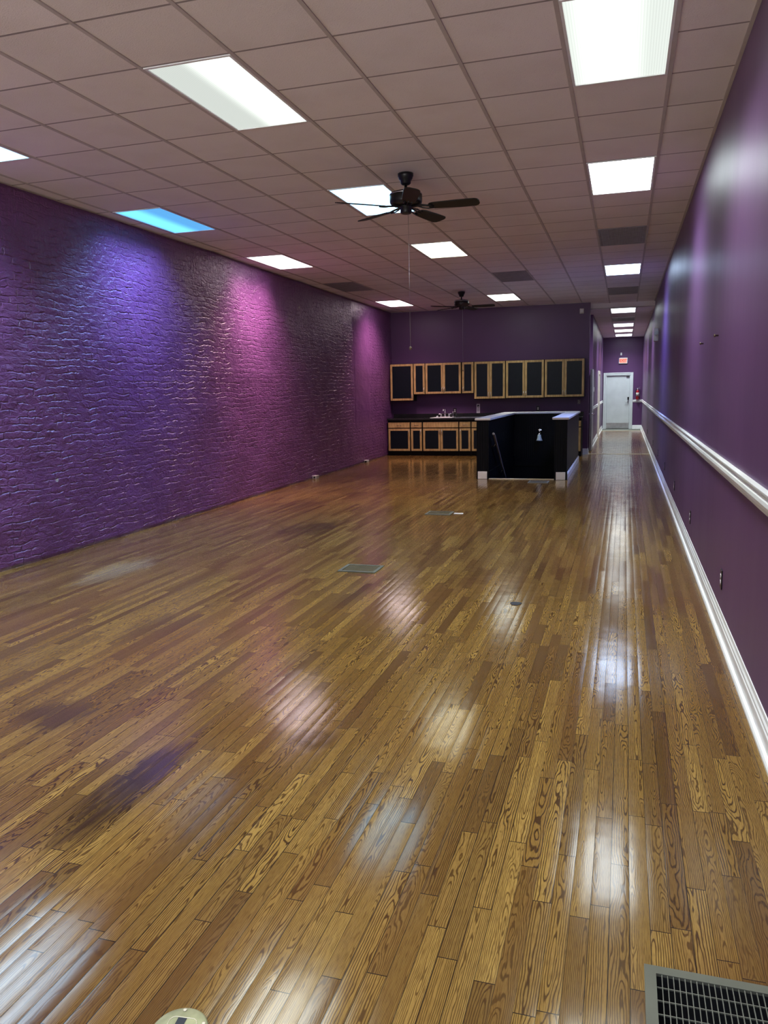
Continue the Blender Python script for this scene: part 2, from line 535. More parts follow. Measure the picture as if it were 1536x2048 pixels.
# ceiling: tiles in a T-bar grid with openings for the lamps and grilles
LAMPS = [(-9, 1), (-9, 6), (-9, 11), (-9, 21), (-5, 1), (-5, 6), (-5, 11), (-5, 21), (-1, 1), (-1, 6), (-1, 16), (-9, -4), (-5, -4), (-1, -4)]
VENTS = [(-9, 16), (-4, 16), (-1, 11), (-1, 21)]
holes = set()
for i, k in LAMPS + VENTS:
    holes.add((i, k)); holes.add((i, k + 1))
mb = MB()
YS = 15.69
for i in range(-11, 1):
    for k in range(-12, 26):
        if (i, k) in holes: continue
        x0, x1 = max(i * S, -6.3), min((i + 1) * S, .6)
        y0, y1 = k * S, min((k + 1) * S, YS)
        if x1 <= x0 or y1 <= y0: continue
        mb.box(x0, x1, y0, y1, H + .007, H + .022, 0)
for i in range(-9, 1):
    x = i * S
    mb.box(x - .012, x + .012, YF, YS, H, H + .02, 1)
for k in range(-11, 26):
    y = k * S
    for i in range(-11, 1):
        if (i, k - 1) in holes and (i, k) in holes and ((i, k - 1) in LAMPS + VENTS): continue
        mb.box(max(i * S, -6.3) + .012, min((i + 1) * S, .6) - .012, y - .008, y + .008, H + .0066, H + .02, 2)
for i, k in LAMPS + VENTS:        # lids above the openings
    mb.box(i * S, (i + 1) * S, k * S, (k + 2) * S, H + .10, H + .11, 0)
mb.box(XR - .022, XR + .01, YF, YS, H - .002, H + .02, 1)
mb.box(-6.3, -1.03, YB - .022, YB + .1, H - .002, H + .02, 1)
for y in np.arange(YF, YB, .5):
    mb.quad([(xleft(y) - .05, y, H - .001), (xleft(y) + .03, y, H - .001), (xleft(y + .5) + .03, y + .5, H - .001), (xleft(y + .5) - .05, y + .5, H - .001)], 1)
struct(mb.build('ceiling', [M['tile'], M['tbar'], M['tee']]))
# corridor: bulkhead and lower ceiling
HL = [(15.75, 16.97), (20.45, 21.67), (22.90, 24.12), (25.25, 26.47)]
HV = (18.35, 19.50)
mb = MB()
mb.box(-2.2, .6, YS, YS + .02, HH, H + .03, 0)
cuts = sorted([(a, b) for a, b in HL] + [HV])
for x0, x1 in ((-2.2, -S), (0, .6)):
    y = YS
    while y < YE:
        mb.box(x0, x1, y, min(y + S, YE + .1), HH + .005, HH + .02, 0); y += S
y = YS
for a, b in cuts + [(YE + .1, YE + .2)]:
    if a > y: mb.box(-S, 0, y, a, HH + .005, HH + .02, 0)
    y = b
for a, b in cuts:
    mb.box(-S, 0, a, b, HH + .1, HH + .11, 0)
for x in (-S, 0):
    mb.box(x - .012, x + .012, YS, YE, HH, HH + .02, 1)
y = YS
while y < YE:
    for x0, x1 in ((-1.2, -S - .012), (.012, .5)):
        mb.box(x0, x1, y - .008, y + .008, HH + .0046, HH + .02, 1)
    y += 2 * S
struct(mb.build('ceiling_corridor', [M['tile'], M['tbar']]))

# brick wall: real undulation, bricks in the material
ys = np.arange(YF, YB + .11, .06); zs = np.linspace(-.02, H + .02, 60)
vv, ff = [], []
for y in ys:
    for z in zs:
        d = .022 * mnoise.noise(Vector((y * .9, z * 1.1, 3.0))) + .010 * mnoise.noise(Vector((y * 3.3, z * 4.0, 8.0)))
        if 12.22 < y < 13.34 and z > .8: d = .012
        vv.append((xleft(y) + d, y, z))
nz = len(zs)
for a in range(len(ys) - 1):
    for b in range(nz - 1):
        ff.append((a * nz + b, (a + 1) * nz + b, (a + 1) * nz + b + 1, a * nz + b + 1))
me = bpy.data.meshes.new('wall_left'); me.from_pydata(vv, [], ff)
me.polygons.foreach_set('use_smooth', [True] * len(ff)); me.materials.append(M['brick'])
o = bpy.data.objects.new('wall_left', me); col.objects.link(o); struct(o)
sd = o.modifiers.new('thick', 'SOLIDIFY'); sd.thickness = .15; sd.offset = -1

struct(MB().box(XR, XR + .15, YF, YE + .2, -.02, H + .05).build('wall_right', M['paint']))
struct(MB().box(-6.2, -1.03, YB, YB + .12, -.02, H + .05).build('wall_back', M['paint']))
mb = MB(); d0, d1 = 21.72, 22.78
mb.box(-1.15, -1.03, 17.15, d0, -.02, HH + .03); mb.box(-1.15, -1.03, d1, YE + .1, -.02, HH + .03)
mb.box(-1.15, -1.03, d0, d1, 2.0, HH + .03)
struct(mb.build('wall_corridor_left', M['paint']))
mb = MB(); ex0, ex1, ez = -.894, -.033, 1.992
mb.box(-1.2, ex0, YE, YE + .14, -.02, HH + .05); mb.box(ex1, .5, YE, YE + .14, -.02, HH + .05); mb.box(ex0, ex1, YE, YE + .14, ez, HH + .05); mb.box(-1.2, .5, YE + .14, YE + .2, -.02, HH + .05)  # last box: unseen backing added behind the door to stop light leaking in
struct(mb.build('wall_end', M['paint']))
mb = MB(); mb.box(-2.2, -2.1, YB + .12, 17.3, -.02, H); mb.box(-2.2, -1.15, 17.15, 17.27, -.02, HH + .03)
struct(mb.build('wall_side_passage', M['paint']))
mb = MB()   # unseen shop front, two wide openings added for fill light: piers, sill, head
mb.box(-6.2, -5.2, YF - .1, YF, 0, H + .05); mb.box(-2.9, -2.5, YF - .1, YF, 0, H + .05); mb.box(0.1, .6, YF - .1, YF, 0, H + .05)
mb.box(-5.2, .1, YF - .1, YF, 0, .45); mb.box(-5.2, .1, YF - .1, YF, 2.95, H + .05)
struct(mb.build('wall_front', M['paint']))

# trims of the right wall: moulded chair rail and stepped baseboard
rail = [(0, 0), (.012, .004), (.014, .02), (.026, .032), (.03, .05), (.026, .066), (.016, .074), (.016, .09), (.028, .096), (.028, .104), (0, .108)]
base = [(0, 0), (.034, 0), (.034, .012), (.028, .022), (.016, .026), (.016, .088), (.012, .094), (.012, .108), (.006, .118), (.004, .138), (0, .14)]
def run(name, prof, a, b, frame): return struct(MB().prism(prof, a, b, frame).build(name, M['trim']))
run('trim_2', rail, YF, YE, lambda p, q, t: (XR - p, t, .985 + q))
run('baseboard_right', base, YF, YE, lambda p, q, t: (XR - p, t, q))
run('trim_3', rail, .071, XR, lambda p, q, t: (t, YE - p, .985 + q))
run('baseboard_end', base, .071, XR, lambda p, q, t: (t, YE - p, q))
run('trim_4', rail, 17.15, 21.6, lambda p, q, t: (-1.03 + p, t, .955 + q))
run('trim_5', rail, 22.9, YE, lambda p, q, t: (-1.03 + p, t, .965 + q))
run('baseboard_corridor', base, 17.15, 21.6, lambda p, q, t: (-1.03 + p, t, q))
run('baseboard_corridor_far', base, 22.9, YE, lambda p, q, t: (-1.03 + p, t, q))
mb = MB().prism(base, -1.148, -1.03, lambda p, q, t: (t, YB - p, q)); mb.prism(base, YB, YB + .12, lambda p, q, t: (-1.03 + p, t, q))
struct(mb.build('baseboard_back', M['trim']))
tag(MB().box(-1.03, XR - .034, 15.385, 15.425, 0, .006).build('floor_threshold', M['strip'], bevel=.002), 'worn threshold strip across the floor where the corridor starts', 'threshold')
tag(MB().box(-1.0, XR - .034, 25.60, 25.66, 0, .008).build('floor_threshold', M['strip'], bevel=.002), 'pale threshold strip across the corridor floor before the white exit door', 'threshold')

# ---------------------------------------------------------------- ceiling lamps
LC = {'warmwhite': (1.0, .97, .86), 'green': (.93, 1.0, .93), 'cool': (.86, .96, 1.0), 'cyan': (.13, .50, 1.0), 'ice': (.36, .72, 1.0),
      'pink': (1.0, .80, .86), 'blue': (.55, .72, 1.0), 'lime': (1.0, 1.0, .78)}
TINT = {'cyan': (.30, .45, 1.0), 'ice': (.6, .8, 1.0), 'pink': (1.0, .64, .66), 'blue': (.30, .40, 1.0)}
def lamp(cx, cy, z, L, W, mat, label, group, c=(1, 1, 1), k=1.0):
    t = thing('ceiling_light', label, 'light', (cx, cy, z), 0, group)
    hx, hy, f = W / 2 - .013, L / 2 - .009, .017
    m = MB()
    m.box(-hx, -hx + f, -hy, hy, 0, .02); m.box(hx - f, hx, -hy, hy, 0, .02)
    m.box(-hx + f, hx - f, -hy, -hy + f, 0, .02); m.box(-hx + f, hx - f, hy - f, hy, 0, .02)
    m.build('frame', M['trim'], t)
    m = MB(); m.box(-hx, hx, -hy, hy, .075, .085); m.box(-hx, -hx + .005, -hy, hy, .02, .075); m.box(hx - .005, hx, -hy, hy, .02, .075)
    m.box(-hx, hx, -hy, -hy + .005, .02, .075); m.box(-hx, hx, hy - .005, hy, .02, .075)
    m.build('housing', M['white'], t)
    MB().box(-hx + f - .001, hx - f + .001, -hy + f - .001, hy - f + .001, .006, .009).build('diffuser', mat, t)
    ld = bpy.data.lights.new('tube_light', 'AREA'); ld.shape = 'RECTANGLE'; ld.size = W - .07; ld.size_y = L - .06
    ld.energy = LAMP_W * k; ld.color = c; ld.spread = SPREAD
    lo = bpy.data.objects.new('tube_light', ld); col.objects.link(lo); lo.parent = t; lo.location = (0, 0, .004)
    return t
spec = {(-9, 1): ('ice', 1.0, .4, .8, 'nearest light beside the brick wall, cut by the left edge of the photo'),
        (-9, 6): ('cyan', .95, -.5, .45, 'cyan tinted fluorescent ceiling light beside the brick wall'),
        (-9, 11): ('pink', 1.15, 0, .95, 'white fluorescent ceiling light beside the brick wall, above its pink patch'),
        (-9, 21): ('pink', 1.1, 0, .95, 'farthest fluorescent light along the brick wall, near the kitchen corner'),
        (-5, 1): ('green', 1.0, .55, .45, 'large half dim fluorescent ceiling light nearest the viewer, in the middle row'),
        (-5, 6): ('ice', 1.0, .2, .8, 'bluish white fluorescent light half hidden by the nearer ceiling fan'),
        (-5, 11): ('lime', 1.0, .7, .6, 'yellowish fluorescent ceiling light just beyond the nearer fan'),
        (-5, 21): ('green', 1.0, .6, .75, 'farthest fluorescent light of the middle row, right of the far fan'),
        (-1, 1): ('green', 1.0, -.2, .62, 'nearest fluorescent ceiling light along the plain right wall, at the top edge'),
        (-1, 6): ('cool', 1.1, 0, .95, 'second fluorescent ceiling light along the plain right wall'),
        (-1, 16): ('blue', 1.1, 0, .95, 'bluish fluorescent ceiling light between the two grey grilles before the corridor')}
LENS = {(-5, 1): .27, (-1, 1): .24, (-9, 6): .36, (-9, 1): .5, (-5, 6): .8, (-5, 11): .9, (-1, 6): 1.3, (-1, 16): 1.8}    # how bright each lens looks from the side
n = 0
for (i, k) in LAMPS:
    key, s, br, dm, lab = spec.get((i, k), ('cool', 1.0, 0, .95, None))
    if lab is None:
        lab = {-9: 'fluorescent light overhead behind the viewer, on the brick wall side', -5: 'fluorescent light overhead behind the viewer, in the middle row', -1: 'fluorescent light overhead behind the viewer, on the plain wall side'}[i]
    n += 1
    lamp((i + .5) * S, (k + 1) * S, H, 2 * S, S, diffuser_mat('lens_glow_%d' % n, LC[key], LIGHT * s * LENS.get((i, k), 1.0), bright=br, dim=dm), lab, 'ceiling lights of the main room', TINT.get(key, LC[key]), s * {-9: 2.1, -5: 1.0, -1: 1.35}[i] * (.75 if k == 21 else 1.0) * (1.5 if k == 16 else 1.0))
for j, ((a, b), key, lab) in enumerate(zip(HL, ('cool', 'cool', 'warmwhite', 'cool'), ('first corridor ceiling light, just past the bulkhead', 'second corridor ceiling light, past the dark grille', 'third corridor ceiling light, last but one before the exit wall', 'last corridor ceiling light, tinted cyan, against the exit wall'))):
    lamp(-.5 * S, (a + b) / 2, HH, b - a, S, diffuser_mat('corridor_glow_%d' % j, LC[key], LIGHT * .9, dim=.95), lab, 'ceiling lights of the corridor', LC[key], 1.5)

def grille(cx, cy, z, L, label):
    t = thing('ceiling_vent', label, 'vent', (cx, cy, z), 0, 'grey ceiling return grilles')
    hx, hy, f = S / 2 - .013, L / 2 - .009, .02
    m = MB(); m.box(-hx, -hx + f, -hy, hy, 0, .015); m.box(hx - f, hx, -hy, hy, 0, .015)
    m.box(-hx + f, hx - f, -hy, -hy + f, 0, .015); m.box(-hx + f, hx - f, hy - f, hy, 0, .015)
    m.build('frame', M['vent'], t)
    m = MB()
    nn = 28
    for q in range(nn):
        x = -hx + f + (q + .5) * (2 * hx - 2 * f) / nn
        m.box(x - .004, x + .004, -hy + f, hy - f, .003, .015)
    nn = int(56 * L / 1.2)
    for q in range(nn):
        y = -hy + f + (q + .5) * (2 * hy - 2 * f) / nn
        m.box(-hx + f, hx - f, y - .004, y + .004, .004, .014)
    m.build('grille', M['vent'], t)
    MB().box(-hx, hx, -hy, hy, .05, .06).build('backing', M['ventback'], t)
labs = ['grey ceiling grille beside the brick wall', 'grey ceiling grille in the middle of the ceiling, before the far fan', 'larger looking grey ceiling grille near the right wall', 'small looking grey ceiling grille right before the corridor bulkhead']
for (i, k), lab in zip(VENTS, labs):
    grille((i + .5) * S, (k + 1) * S, H, 2 * S, lab)
grille(-.5 * S, sum(HV) / 2, HH, HV[1] - HV[0], 'dark grille in the corridor ceiling between the first two lights')

# ---------------------------------------------------------------- ceiling fans
def make_fan(label, loc):
    t = thing('ceiling_fan', label, 'fan', loc, 0, 'black five blade ceiling fans')
    MB().lathe([(.070, 0), (.070, -.022), (.066, -.03), (.06, -.05), (.048, -.062), (.046, -.085), (.036, -.095), (.02, -.10)], 36).build('canopy', M['fanblack'], t)
    MB().lathe([(.013, -.09), (.013, -.15), (.022, -.155), (.024, -.175)], 20).build('downrod', M['fanblack'], t)
    mot = MB().lathe([(.03, -.150), (.10, -.158), (.135, -.166), (.147, -.18), (.147, -.245), (.143, -.258), (.13, -.27), (.10, -.275), (.06, -.278)], 48).build('motor', M['fanblack'], t)
    MB().lathe([(.149, -.178), (.1495, -.182), (.149, -.186)], 48).build('motor_band', M['steel'], mot)
    MB().lathe([(.058, -.276), (.058, -.292), (.052, -.296), (.052, -.335), (.046, -.345), (.03, -.35)], 32).build('switch_housing', M['fanblack'], t)
    for b in range(5):
        a = math.radians(17.2 - 15 + 72 * b)
        ca, sa = math.cos(a), math.sin(a)
        def P(r, s, z):
            return (r * ca - s * sa, r * sa + s * ca, z)
        pit = math.radians(12)
        m = MB()
        rs = [.21, .225, .26, .32, .45, .58, .63, .655, .668]
        ws = [.030, .048, .058, .062, .068, .070, .068, .055, .028]
        for zz in (0, 1):
            pass
        n0 = len(m.v)
        for r, wd in zip(rs, ws):
            for sgn, th in ((-1, -.004), (1, -.004), (1, .004), (-1, .004)):
                s = sgn * wd * math.cos(pit); z = -.292 - sgn * wd * math.sin(pit) + th
                m.v.append(P(r, s, z))
        for q in range(len(rs) - 1):
            for e in range(4):
                i0, i1 = n0 + q * 4 + e, n0 + q * 4 + (e + 1) % 4
                m.f.append((i0, i1, i1 + 4, i0 + 4)); m.mi.append(0); m.sm.append(False)
        m.f.append((n0 + 3, n0 + 2, n0 + 1, n0)); m.mi.append(0); m.sm.append(False)
        e = n0 + 4 * (len(rs) - 1)
        m.f.append((e, e + 1, e + 2, e + 3)); m.mi.append(0); m.sm.append(False)
        bl = m.build('blade', M['fanblade'], t)
        m = MB()
        for sg in (-1, 1):
            m.tube([P(.05, sg * .012, -.283), P(.11, sg * .016, -.286), P(.15, sg * .034, -.292 - sg * .006), P(.20, sg * .036, -.300 - sg * .006), P(.25, sg * .03, -.300 - sg * .006)], .006, 8)
        m.tube([P(.05, 0, -.283), P(.16, 0, -.29), P(.26, 0, -.299)], .006, 8)
        m.build('blade_iron', M['fanblack'], bl)
    ch = MB().tube([(.03, -.04, -.34), (.033, -.046, -.70), (.034, -.048, -1.53)], .0016, 6).build('pull_chain', M['steel'], t)
    MB().lathe([(.003, .02), (.010, .014), (.014, .004), (.014, -.004), (.010, -.012), (.003, -.016)], 16, (.034, -.048, -1.55)).build('chain_knob', M['bronze'], ch)
    return t
fan = make_fan('nearer black ceiling fan, hanging in front of the bluish light', (-2.165, 3.38, H))
dup(fan, (-3.39, 12.0, H), 'far small looking black ceiling fan before the kitchen wall')

# ---------------------------------------------------------------- kitchen
YC = 14.70        # base cabinet door plane
YU = 14.98        # wall cabinet door plane
def pull(parent, x, y, z, vert=True, L=.10, mat='steel'):
    pts = []
    for q in range(7):
        s = -1 + 2 * q / 6
        out = .024 * math.cos(s * PI / 2) ** .6 if abs(s) < 1 else 0
        pts.append((x, y - out - .002, z + s * L / 2) if vert else (x + s * L / 2, y - out - .002, z - .006 * math.cos(s * PI / 2)))
    m = MB().tube(pts, [.005, .006, .0065, .008, .0065, .006, .005], 8)
    for s in (-1, 1):
        if vert: m.lathe([(.009, -.001), (.009, .003), (.005, .005)], 12, (x, y, z + s * L / 2), 'Y')
        else: m.lathe([(.009, -.001), (.009, .003), (.005, .005)], 12, (x + s * L / 2, y, z), 'Y')
    return m.build('handle', M[mat], parent)
def door(parent, x0, x1, z0, z1, y, hside, hz, fw=.050, mat='steel'):
    m = MB()
    m.box(x0, x0 + fw, y, y + .02, z0, z1); m.box(x1 - fw, x1, y, y + .02, z0, z1)
    m.box(x0 + fw, x1 - fw, y, y + .02, z0, z0 + fw); m.box(x0 + fw, x1 - fw, y, y + .02, z1 - fw, z1)
    d = m.build('door', M['oak'], parent, bevel=.003)
    MB().box(x0 + fw - .004, x1 - fw + .004, y + .008, y + .016, z0 + fw - .004, z1 - fw + .004).build('door_panel', M['panel'], d)
    if hside: pull(d, (x1 - fw / 2) if hside > 0 else (x0 + fw / 2), y, hz, True, .10, mat)
    return d
GU, GB = 'oak framed wall cabinets', 'oak framed base cabinets'
def wallcab(x0, x1, z0, z1, doors, label):
    t = thing('wall_cabinet', label, 'cabinet', ((x0 + x1) / 2, YB - .16, z0), 0, GU)
    h = (x1 - x0) / 2; y = YU - (YB - .16); zt = z1 - z0
    MB().box(-h - .004, h + .004, y + .02, .159, 0, zt).build('body', M['blackcab'], t)
    for a, b, s in doors:
        door(t, -h + a * 2 * h, -h + b * 2 * h, .012, zt - .006, y, s, .11)
    return t
ZT = 2.238
wallcab(-5.795, -5.206, 1.335, ZT, [(.01, .99, 1)], 'tall single door wall cabinet in the corner by the brick wall')
wallcab(-5.192, -4.910, 1.485, ZT, [(.01, .99, 1)], 'narrow short wall cabinet right beside the corner cabinet')
wallcab(-4.898, -4.011, 1.485, ZT, [(.005, .498, 1), (.502, .995, -1)], 'short double door wall cabinet above the sink')
wallcab(-3.987, -3.706, 1.485, ZT, [(.01, .99, -1)], 'narrow short wall cabinet right of the double one above the sink')
wallcab(-3.688, -2.947, 1.345, ZT, [(.005, .495, 1), (.505, .995, -1)], 'tall double door wall cabinet above the white card')
wallcab(-2.931, -2.037, 1.350, ZT, [(.005, .497, 1), (.503, .995, -1)], 'tall double door wall cabinet above the back of the stair enclosure')
wallcab(-2.024, -1.121, 1.355, ZT, [(.005, .497, 1), (.503, .995, -1)], 'rightmost tall double door wall cabinet, with bluish panels')
def basecab(x0, x1, drawers, doors, label):
    t = thing('base_cabinet', label, 'cabinet', ((x0 + x1) / 2, YB - .3, 0), 0, GB)
    h = (x1 - x0) / 2; y = YC - (YB - .3)
    m = MB(); m.box(-h - .009, h + .009, y + .02, .299, .10, .868 if drawers[0][2] else .70); m.box(-h - .009, h + .009, y + .06, .299, 0, .10)
    if not drawers[0][2]: m.box(-h - .009, h + .009, y + .02, y + .04, .70, .868)
    m.build('body', M['blackcab'], t)
    for a, b, hd in drawers:
        d = MB().box(-h + a * 2 * h, -h + b * 2 * h, y, y + .02, .687, .820).build('drawer', M['oak'], t, bevel=.004)
        if hd: pull(d, -h + (a + b) * h, y, .752, False, .10, 'bronze')
    for a, b, s in doors:
        door(t, -h + a * 2 * h, -h + b * 2 * h, .120, .664, y, s, .58)
    return t
basecab(-5.790, -5.229, [(.01, .99, 1)], [(.01, .99, 1)], 'base cabinet in the corner by the brick wall')
basecab(-5.208, -4.932, [(.01, .99, 1)], [(.01, .99, 1)], 'narrow base cabinet left of the sink cabinet')
basecab(-4.906, -4.025, [(.005, .995, 0)], [(.005, .495, 1), (.505, .995, -1)], 'double door base cabinet under the sink')
basecab(-4.003, -3.730, [(.01, .99, 1)], [(.01, .99, -1)], 'narrow base cabinet right of the sink cabinet')
basecab(-3.708, -2.960, [(.005, .995, 1)], [(.005, .495, 1), (.505, .995, -1)], 'base cabinet half hidden by the left end of the stair enclosure')
basecab(-2.935, -2.055, [(.005, .495, 1), (.505, .995, 1)], [(.005, .495, 1), (.505, .995, -1)], 'base cabinet hidden behind the stair enclosure')
basecab(-2.030, -1.160, [(.005, .495, 1), (.505, .995, 1)], [(.005, .495, 1), (.505, .995, -1)], 'rightmost base cabinet, only its right edge showing past the stair enclosure')
t = thing('countertop', 'long black countertop with backsplash across the kitchen wall', 'countertop', (-3.47, 14.98, .868))
m = MB(); skx0, skx1, sky0, sky1 = -4.70, -4.23, 14.80, 15.10
def ct(x0, x1, y0, y1): m.box(x0 + 3.47, x1 + 3.47, y0 - 14.98, y1 - 14.98, .0, .044)
ct(-5.805, skx0, 14.67, YB - .002); ct(skx1, -1.135, 14.67, YB - .002); ct(skx0, skx1, 14.67, sky0); ct(skx0, skx1, sky1, YB - .002)
m.build('slab', M['counter'], t, bevel=.006)
MB().box(-5.805 + 3.47, -1.135 + 3.47, YB - .022 - 14.98, YB - .001 - 14.98, .044, .14).build('backsplash', M['counter'], t, bevel=.004)
# sink
t = thing('kitchen_sink', 'white drop in sink in the black countertop', 'sink', (-4.465, 14.985, .912))
m = MB()
bx0, bx1, by0, by1 = -.225, .225, -.175, .085
for a in ((-.275, bx0, -.225, .225), (bx1, .275, -.225, .225), (bx0, bx1, -.225, by0), (bx0, bx1, by1, .225)):
    m.box(a[0], a[1], a[2], a[3], 0, .012)
m.build('rim', M['trim'], t, bevel=.004)
m = MB()
m.box(bx0, bx0 + .006, by0, by1, -.16, 0); m.box(bx1 - .006, bx1, by0, by1, -.16, 0); m.box(bx0, bx1, by0, by0 + .006, -.16, 0); m.box(bx0, bx1, by1 - .006, by1, -.16, 0); m.box(bx0, bx1, by0, by1, -.166, -.16)
m.build('basin', M['trim'], t)
MB().lathe([(.025, 0), (.025, .02), (.018, .03), (.006, .036)], 20, (-.175, .15, .012)).build('hole_cover', M['white'], t)
# faucet
t = thing('kitchen_faucet', 'chrome kitchen faucet with two lever handles behind the sink', 'faucet', (-4.445, 15.13, .9245))
MB().box(-.13, .13, -.028, .028, 0, .014).build('base_plate', M['chrome'], t, bevel=.006)
m = MB().lathe([(.022, .012), (.022, .045), (.014, .06), (.012, .075)], 20)
m.tube([(0, 0, .07), (0, 0, .17), (-.004, -.012, .195), (-.010, -.045, .205), (-.016, -.085, .20), (-.02, -.10, .185), (-.02, -.103, .165)], .0105, 12)
m.lathe([(.015, 0), (.017, .012), (.013, .03)], 16, (-.02, -.103, .150)); m.build('spout', M['chrome'], t)
for s in (-1, 1):
    m = MB().lathe([(.020, .012), (.018, .05), (.012, .062), (.012, .078)], 18, (s * .10, 0, 0))
    m.tube([(s * .085, 0, .074), (s * .12, -.01, .078), (s * .165, -.02, .080)], [.008, .007, .011], 10)
    m.build('handle', M['chrome'], t)
tag(MB().lathe([(.018, 0), (.016, .015), (.010, .03), (.009, .09), (.014, .105), (.016, .125), (.008, .135)], 18, (-4.245, 15.13, .924)).build('sink_sprayer', M['chrome']), 'slim chrome side sprayer standing right of the faucet', 'sprayer')
# cooktop
t = thing('cooktop', 'flat black cooktop with a bright metal rim, right of the sink', 'cooktop', (-3.74, 14.97, .912))
m = MB(); hx, hy, f = .385, .235, .014
m.box(-hx, -hx + f, -hy, hy, 0, .012); m.box(hx - f, hx, -hy, hy, 0, .012); m.box(-hx, hx, -hy, -hy + f, 0, .012); m.box(-hx, hx, hy - f, hy, 0, .012)
m.build('rim', M['steel'], t)
MB().box(-hx + f, hx - f, -hy + f, hy - f, 0, .008).build('glass_top', M['counter'], t)
# card with text
t = thing('standing_card', 'white printed card leaning on the kitchen wall above the backsplash', 'card', (-3.648, YB - .012, 1.008))
c = MB().box(-.043, .043, -.002, .002, 0, .225).build('sheet', M['card'], t); t.rotation_euler = (math.radians(-2), 0, 0)
m = MB()
m.lathe([(.0, 0), (.021, 0), (.021, .0006), (0, .0006)], 20, (-.004, -.0026, .178), 'Y'); m.box(.018, .024, -.0032, -.0024, .150, .205); m.box(-.026, -.012, -.0032, -.0024, .152, .164)
m.build('printed_emblem', M['ink'], c)
m = MB()
for z, a in ((.135, .016), (.122, .020), (.109, .012), (.082, .028), (.070, .030), (.046, .022)):
    m.box(-a, a, -.0032, -.0024, z, z + .005)
m.build('printed_lines', M['ink'], c)
# plates on the kitchen wall
def outlet(loc, rz, label, kind='double', group=None, mat='plate'):
    t = thing('wall_outlet' if kind == 'double' else 'wall_switch', label, 'outlet' if kind == 'double' else 'switch', loc, rz, group)
    MB().box(-.038, .038, -.007, 0, -.062, .062).build('cover_plate', M[mat], t, bevel=.003)
    if kind == 'double':
        for s in (-1, 1):
            so = MB().lathe([(.0, -.001), (.0175, -.001), (.0175, .0025), (.0, .003)], 20, (0, -.006, s * .02), 'Y').build('socket', M['socket'], t)
            m = MB(); m.box(-.008, -.0055, -.0092, -.0086, s * .02 - .004, s * .02 + .006); m.box(.0055, .008, -.0092, -.0086, s * .02 - .004, s * .02 + .006)
            m.build('slots', M['rubber'], so)
    else:
        MB().box(-.017, .017, -.012, -.006, -.033, .033).build('rocker', M['socket'], t, bevel=.003)
    return t
outlet((-4.232, YB, 1.072), 0, 'dark wall outlet with two white sockets, above the kitchen counter')
outlet((-2.202, YB, 1.097), 0, 'dark plate with a white rocker switch on the kitchen wall above the stair enclosure', 'switch')
t = thing('wall_plate', 'grey patterned square wall plate below the rightmost wall cabinet', 'plate', (-1.249, YB, 1.243))
MB().box(-.036, .036, -.008, 0, -.055, .055).build('cover_plate', M['vent'], t, bevel=.003)
m = MB()
for a, b in ((-.014, .025), (.012, .012), (-.01, -.012), (.014, -.028)): m.lathe([(0, 0), (.010, 0), (.009, .003), (0, .004)], 12, (a, -.008, b), 'Y')
m.build('raised_pattern', M['beige'], t)
t = thing('wall_box', 'square beige box high on the kitchen wall near the corridor', 'box', (-1.219, YB, 3.324))
MB().box(-.047, .047, -.03, 0, -.058, .058).build('case', M['beige'], t, bevel=.006)
MB().box(-.034, .034, -.033, -.03, -.03, .04).build('cover', M['white'], t)

# ---------------------------------------------------------------- stair enclosure
t = thing('stair_enclosure', 'black beadboard half wall round the stairwell, with a pale cap', 'half wall', (-1.925, 9.88, 0))
OX, OY = -1.925, 9.88
def beads(m, p0, p1, nrm, z0, z1, pitch=.041, th=.007):
    p0, p1 = Vector((p0[0], p0[1], 0)), Vector((p1[0], p1[1], 0)); L = (p1 - p0).length; d = (p1 - p0) / L; nv = Vector((nrm[0], nrm[1], 0))
    cnt = max(1, round(L / pitch)); st = L / cnt
    for q in range(cnt):
        c = p0 + d * ((q + .5) * st) + nv * th / 2 + Vector((-OX, -OY, (z0 + z1) / 2))
        m.obox(c, d, nv, (0, 0, 1), st / 2 - .0035, th / 2, (z1 - z0) / 2)
ZC = 1.036
def core(m, x0, x1, y0, y1, z0=0, z1=ZC): m.box(x0 - OX, x1 - OX, y0 - OY, y1 - OY, z0, z1)
lx0, lx1, rx0, rx1, yb0, yb1 = -2.70, -2.50, -1.35, -1.15, 13.20, 13.40
m = MB(); core(m, lx0, lx1, 9.89, yb1, 0); beads(m, (lx0 + .012, 9.89), (lx1 - .012, 9.89), (0, -1), 0, ZC); beads(m, (lx0, 9.90), (lx0, yb1), (-1, 0), 0, ZC); beads(m, (lx1, 9.90), (lx1, yb0), (1, 0), -.02, ZC)
m.box(lx0 - OX - .008, lx0 - OX + .010, 0, .012, 0, ZC); m.box(lx1 - OX - .010, lx1 - OX + .008, 0, .012, 0, ZC)
m.build('side_wall', M['black'], t)
m = MB(); core(m, rx0, rx1, 9.89, yb1, 0); beads(m, (rx0 + .012, 9.89), (rx1 - .012, 9.89), (0, -1), 0, ZC); beads(m, (rx1, 9.90), (rx1, yb1), (1, 0), 0, ZC); beads(m, (rx0, 9.90), (rx0, yb0), (-1, 0), -.02, ZC)
m.box(rx0 - OX - .008, rx0 - OX + .010, 0, .012, 0, ZC); m.box(rx1 - OX - .010, rx1 - OX + .008, 0, .012, 0, ZC)
m.build('side_wall', M['black'], t)
m = MB(); core(m, lx1, rx0, yb0, yb1, -2.6); beads(m, (lx1, yb0), (rx0, yb0), (0, -1), .05, ZC); beads(m, (lx0, yb1), (rx1, yb1), (0, 1), 0, ZC)
core(m, lx1, rx0, yb0 - .022, yb0, -.08, .045)
m.build('back_wall', M['black'], t)
